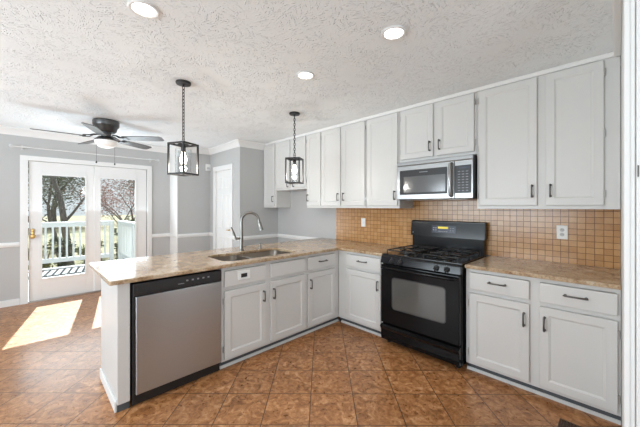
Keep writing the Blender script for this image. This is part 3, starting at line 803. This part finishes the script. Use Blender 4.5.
# curtain rod over the patio doors
cr = thing('curtain_rod', 'thin pale curtain rod with knob finials over the patio doors', 'curtain rod', (XP + .001, .76, 2.243))
MB().tube([(.075, -.90, 0), (.075, .90, 0)], .010, 10).build('rod', 'rodw', cr, True)
for s in (-1, 1):
    MB().lathe([(0, 0), (.010, 0), (.012, .01), (.02, .02), (.024, .035), (.018, .05), (0, .056)], 16, T((.075, s * .899, 0)) @ RX(-s * PI / 2)).build('finial', 'rodw', cr, True)
    MB().box(0, .006, s * .82 - .012, s * .82 + .012, -.04, .03, .002).tube([(.004, s * .82, -.012), (.05, s * .82, -.018), (.075, s * .82, -.012)], .007, 8).build('bracket', 'rodw', cr)

# floor register
fv = thing('floor_register', 'dark metal floor register beside the right base cabinet', 'vent', (-.27, 2.36, .0005))
m = MB().box(0, .30, 0, .012, 0, .006, .001).box(0, .30, .118, .13, 0, .006, .001).box(0, .012, .012, .118, 0, .006, .001).box(.288, .30, .012, .118, 0, .006, .001)
m.build('frame', 'vent', fv)
m = MB()
for k in range(17): m.box(.018 + k * .0162, .024 + k * .0162, .012, .118, .001, .005)
m.box(.012, .288, .012, .118, 0, .001); m.build('louver', 'vent', fv)

# ------------------------------------------------------------------ lamps
def downlight(label, x, y):
    t = thing('ceiling_downlight', label, 'ceiling light', (x, y, CZ - .0005), 0, 'recessed ceiling lights')
    MB().lathe([(.058, -.001), (.076, -.001), (.078, -.006), (.072, -.010), (.060, -.008), (.058, -.004)], 40, None, False).build('trim_ring', 'trimw', t, True)
    MB().lathe([(0, -.004), (.0595, -.004), (.0595, -.001), (0, -.001)], 40).build('lens', 'lens', t)
    d = bpy.data.lights.new('downlight_beam', 'SPOT'); d.energy = 13; d.spot_size = math.radians(150); d.spot_blend = .8; d.shadow_soft_size = .07; d.color = (1, .98, .95)
    o = bpy.data.objects.new('downlight_beam', d); COL.objects.link(o); o.parent = t; o.location = (0, 0, -.03)
downlight('round recessed ceiling light out in front of the near pendant, leftmost of three', -1.873, .462)
downlight('round recessed ceiling light closest to the range and the tall wall cabinets', -1.008, 1.66)
downlight('round recessed ceiling light closest to the far pendant, lowest of three in view', -1.858, 1.665)

def pendant(label, x, y, rz, z_top, z_bot, w):
    t = thing('pendant_lamp', label, 'pendant light', (x, y, CZ - .001), rz, 'lantern pendants over the peninsula')
    h0, h1 = z_bot - CZ, z_top - CZ; a = w / 2; s = .0072
    MB().lathe([(0, 0), (.062, 0), (.064, -.008), (.060, -.020), (.03, -.024), (.008, -.026), (.008, -.04), (0, -.04)], 32).build('canopy', 'bronze', t, True)
    c = MB(); z = -.034; k = 0; top = h1 + .035
    n = int((-.036 - top) / .031) + 1; step = (-.036 - top) / n
    for k in range(n):
        zc = -.036 - (k + .5) * step; L = step * .5 + .005; pts = []
        for q in range(14):
            t_ = q * 2 * PI / 14; u = math.cos(t_) * .0105; v = math.sin(t_) * L
            pts.append((u, 0, zc + v) if k % 2 else (0, u, zc + v))
        c.tube(pts, .0033, 6, True)
    c.build('chain', 'bronze', t, True)
    f = MB()
    for sx in (-1, 1):
        for sy in (-1, 1): f.box(sx * a - s, sx * a + s, sy * a - s, sy * a + s, h0, h1, .001, 1)
    for z0 in (h0, h1 - 2 * s):
        for q in (-1, 1):
            f.box(-a + s, a - s, q * a - s, q * a + s, z0, z0 + 2 * s); f.box(q * a - s, q * a + s, -a + s, a - s, z0, z0 + 2 * s)
    f.box(-a + s, a - s, -s * .8, s * .8, h1 - 1.8 * s, h1 - .2 * s).box(-s * .8, s * .8, -a + s, a - s, h1 - 1.7 * s, h1 - .3 * s)
    f.tube([(0, 0, h1 - s), (0, 0, h1 + .02)], .008, 12)
    lp = [(.014 * math.cos(q * .5236), 0, h1 + .030 + .014 * math.sin(q * .5236)) for q in range(12)]
    f.tube(lp, .0025, 6, True); f.build('frame', 'bronze', t)
    MB().lathe([(0, h1 - 2 * s), (.016, h1 - 2 * s), (.02, h1 - .03), (.02, h1 - .072), (0, h1 - .072)], 20).build('socket', 'bronze', t, True)
    zc = h1 - .075
    MB().lathe([(0, zc), (.013, zc), (.016, zc - .02), (.028, zc - .052), (.030, zc - .075), (.022, zc - .098), (0, zc - .106)], 22).build('bulb', 'bulb', t, True)
    r = a - .016
    MB().lathe([(r, h0 + 2 * s + .001), (r, h1 - .05)], 40, None, False).build('glass_shade', 'lampglass', t, True)
    d = bpy.data.lights.new('bulb_glow', 'POINT'); d.energy = 9; d.shadow_soft_size = .03; d.color = (1, .95, .88)
    o = bpy.data.objects.new('bulb_glow', d); COL.objects.link(o); o.parent = t; o.location = (0, 0, zc - .135)
    return t
pendant('black lantern pendant nearest the dishwasher, with a lit bulb', -2.731, .986, math.radians(25), 1.962, 1.680, .168)
pendant('black lantern pendant farther along, in front of the short cabinet', -2.705, 2.251, math.radians(33), 1.972, 1.672, .162)

# ceiling fan
fn = thing('ceiling_fan', 'dark grey five-blade ceiling fan with a white bowl light', 'ceiling fan', (-4.67, .72, CZ - .001))
MB().lathe([(0, 0), (.135, 0), (.145, -.012), (.145, -.055), (.138, -.075), (.122, -.092), (.112, -.135), (.09, -.155), (0, -.155)], 48).build('motor_housing', 'fanmetal', fn, True)
MB().lathe([(0, -.155), (.055, -.155), (.055, -.205), (.085, -.212), (.105, -.232), (.128, -.250), (.130, -.262), (0, -.262)], 40).build('switch_housing', 'fanmetal', fn, True)
MB().lathe([(.126, -.262), (.124, -.285), (.108, -.318), (.075, -.342), (.03, -.354), (0, -.356)], 40, None, False).build('light_bowl', 'frost', fn, True)
for k in range(5):
    A_ = math.radians(-94 + 72 * k)
    ol = []
    for (r, hw) in ((.205, .045), (.23, .058), (.40, .066), (.60, .070), (.68, .066), (.705, .045)): ol.append((r, hw))
    loop = ol + [(r, -hw) for r, hw in ol[::-1]]
    m = MB().prism(loop, -.004, .004, 'z').xf(RX(math.radians(-12))).xf(T((0, 0, -.222))).xf(RZ(A_))
    bl = m.build('blade', 'bladem', fn)
    ir = MB().tube([(.075, 0, -.185), (.13, .01, -.192), (.17, .028, -.210), (.24, .035, -.221)], [.009, .008, .007, .006], 8).tube([(.075, 0, -.185), (.13, -.01, -.195), (.17, -.028, -.222), (.24, -.035, -.2285)], [.009, .008, .007, .006], 8)
    ir.box(.20, .27, -.042, .042, -.232, -.2275, .002, 2, T((0, 0, -.2255)) @ RX(math.radians(-12)) @ T((0, 0, .2255))).xf(RZ(A_)).build('blade_iron', 'fanmetal', bl, True)
for (px, py, zl) in ((.02, -.10, -.53), (-.04, .095, -.53)):
    pc = MB().tube([(px, py, -.255), (px * 1.05, py * 1.05, -.28), (px * 1.05, py * 1.05, zl)], .0018, 6).build('pull_chain', 'fanmetal', fn)
    MB().lathe([(0, 0), (.005, -.004), (.009, -.018), (.008, -.028), (0, -.032)], 12, T((px * 1.05, py * 1.05, zl))).build('chain_knob', 'bronze', pc, True)
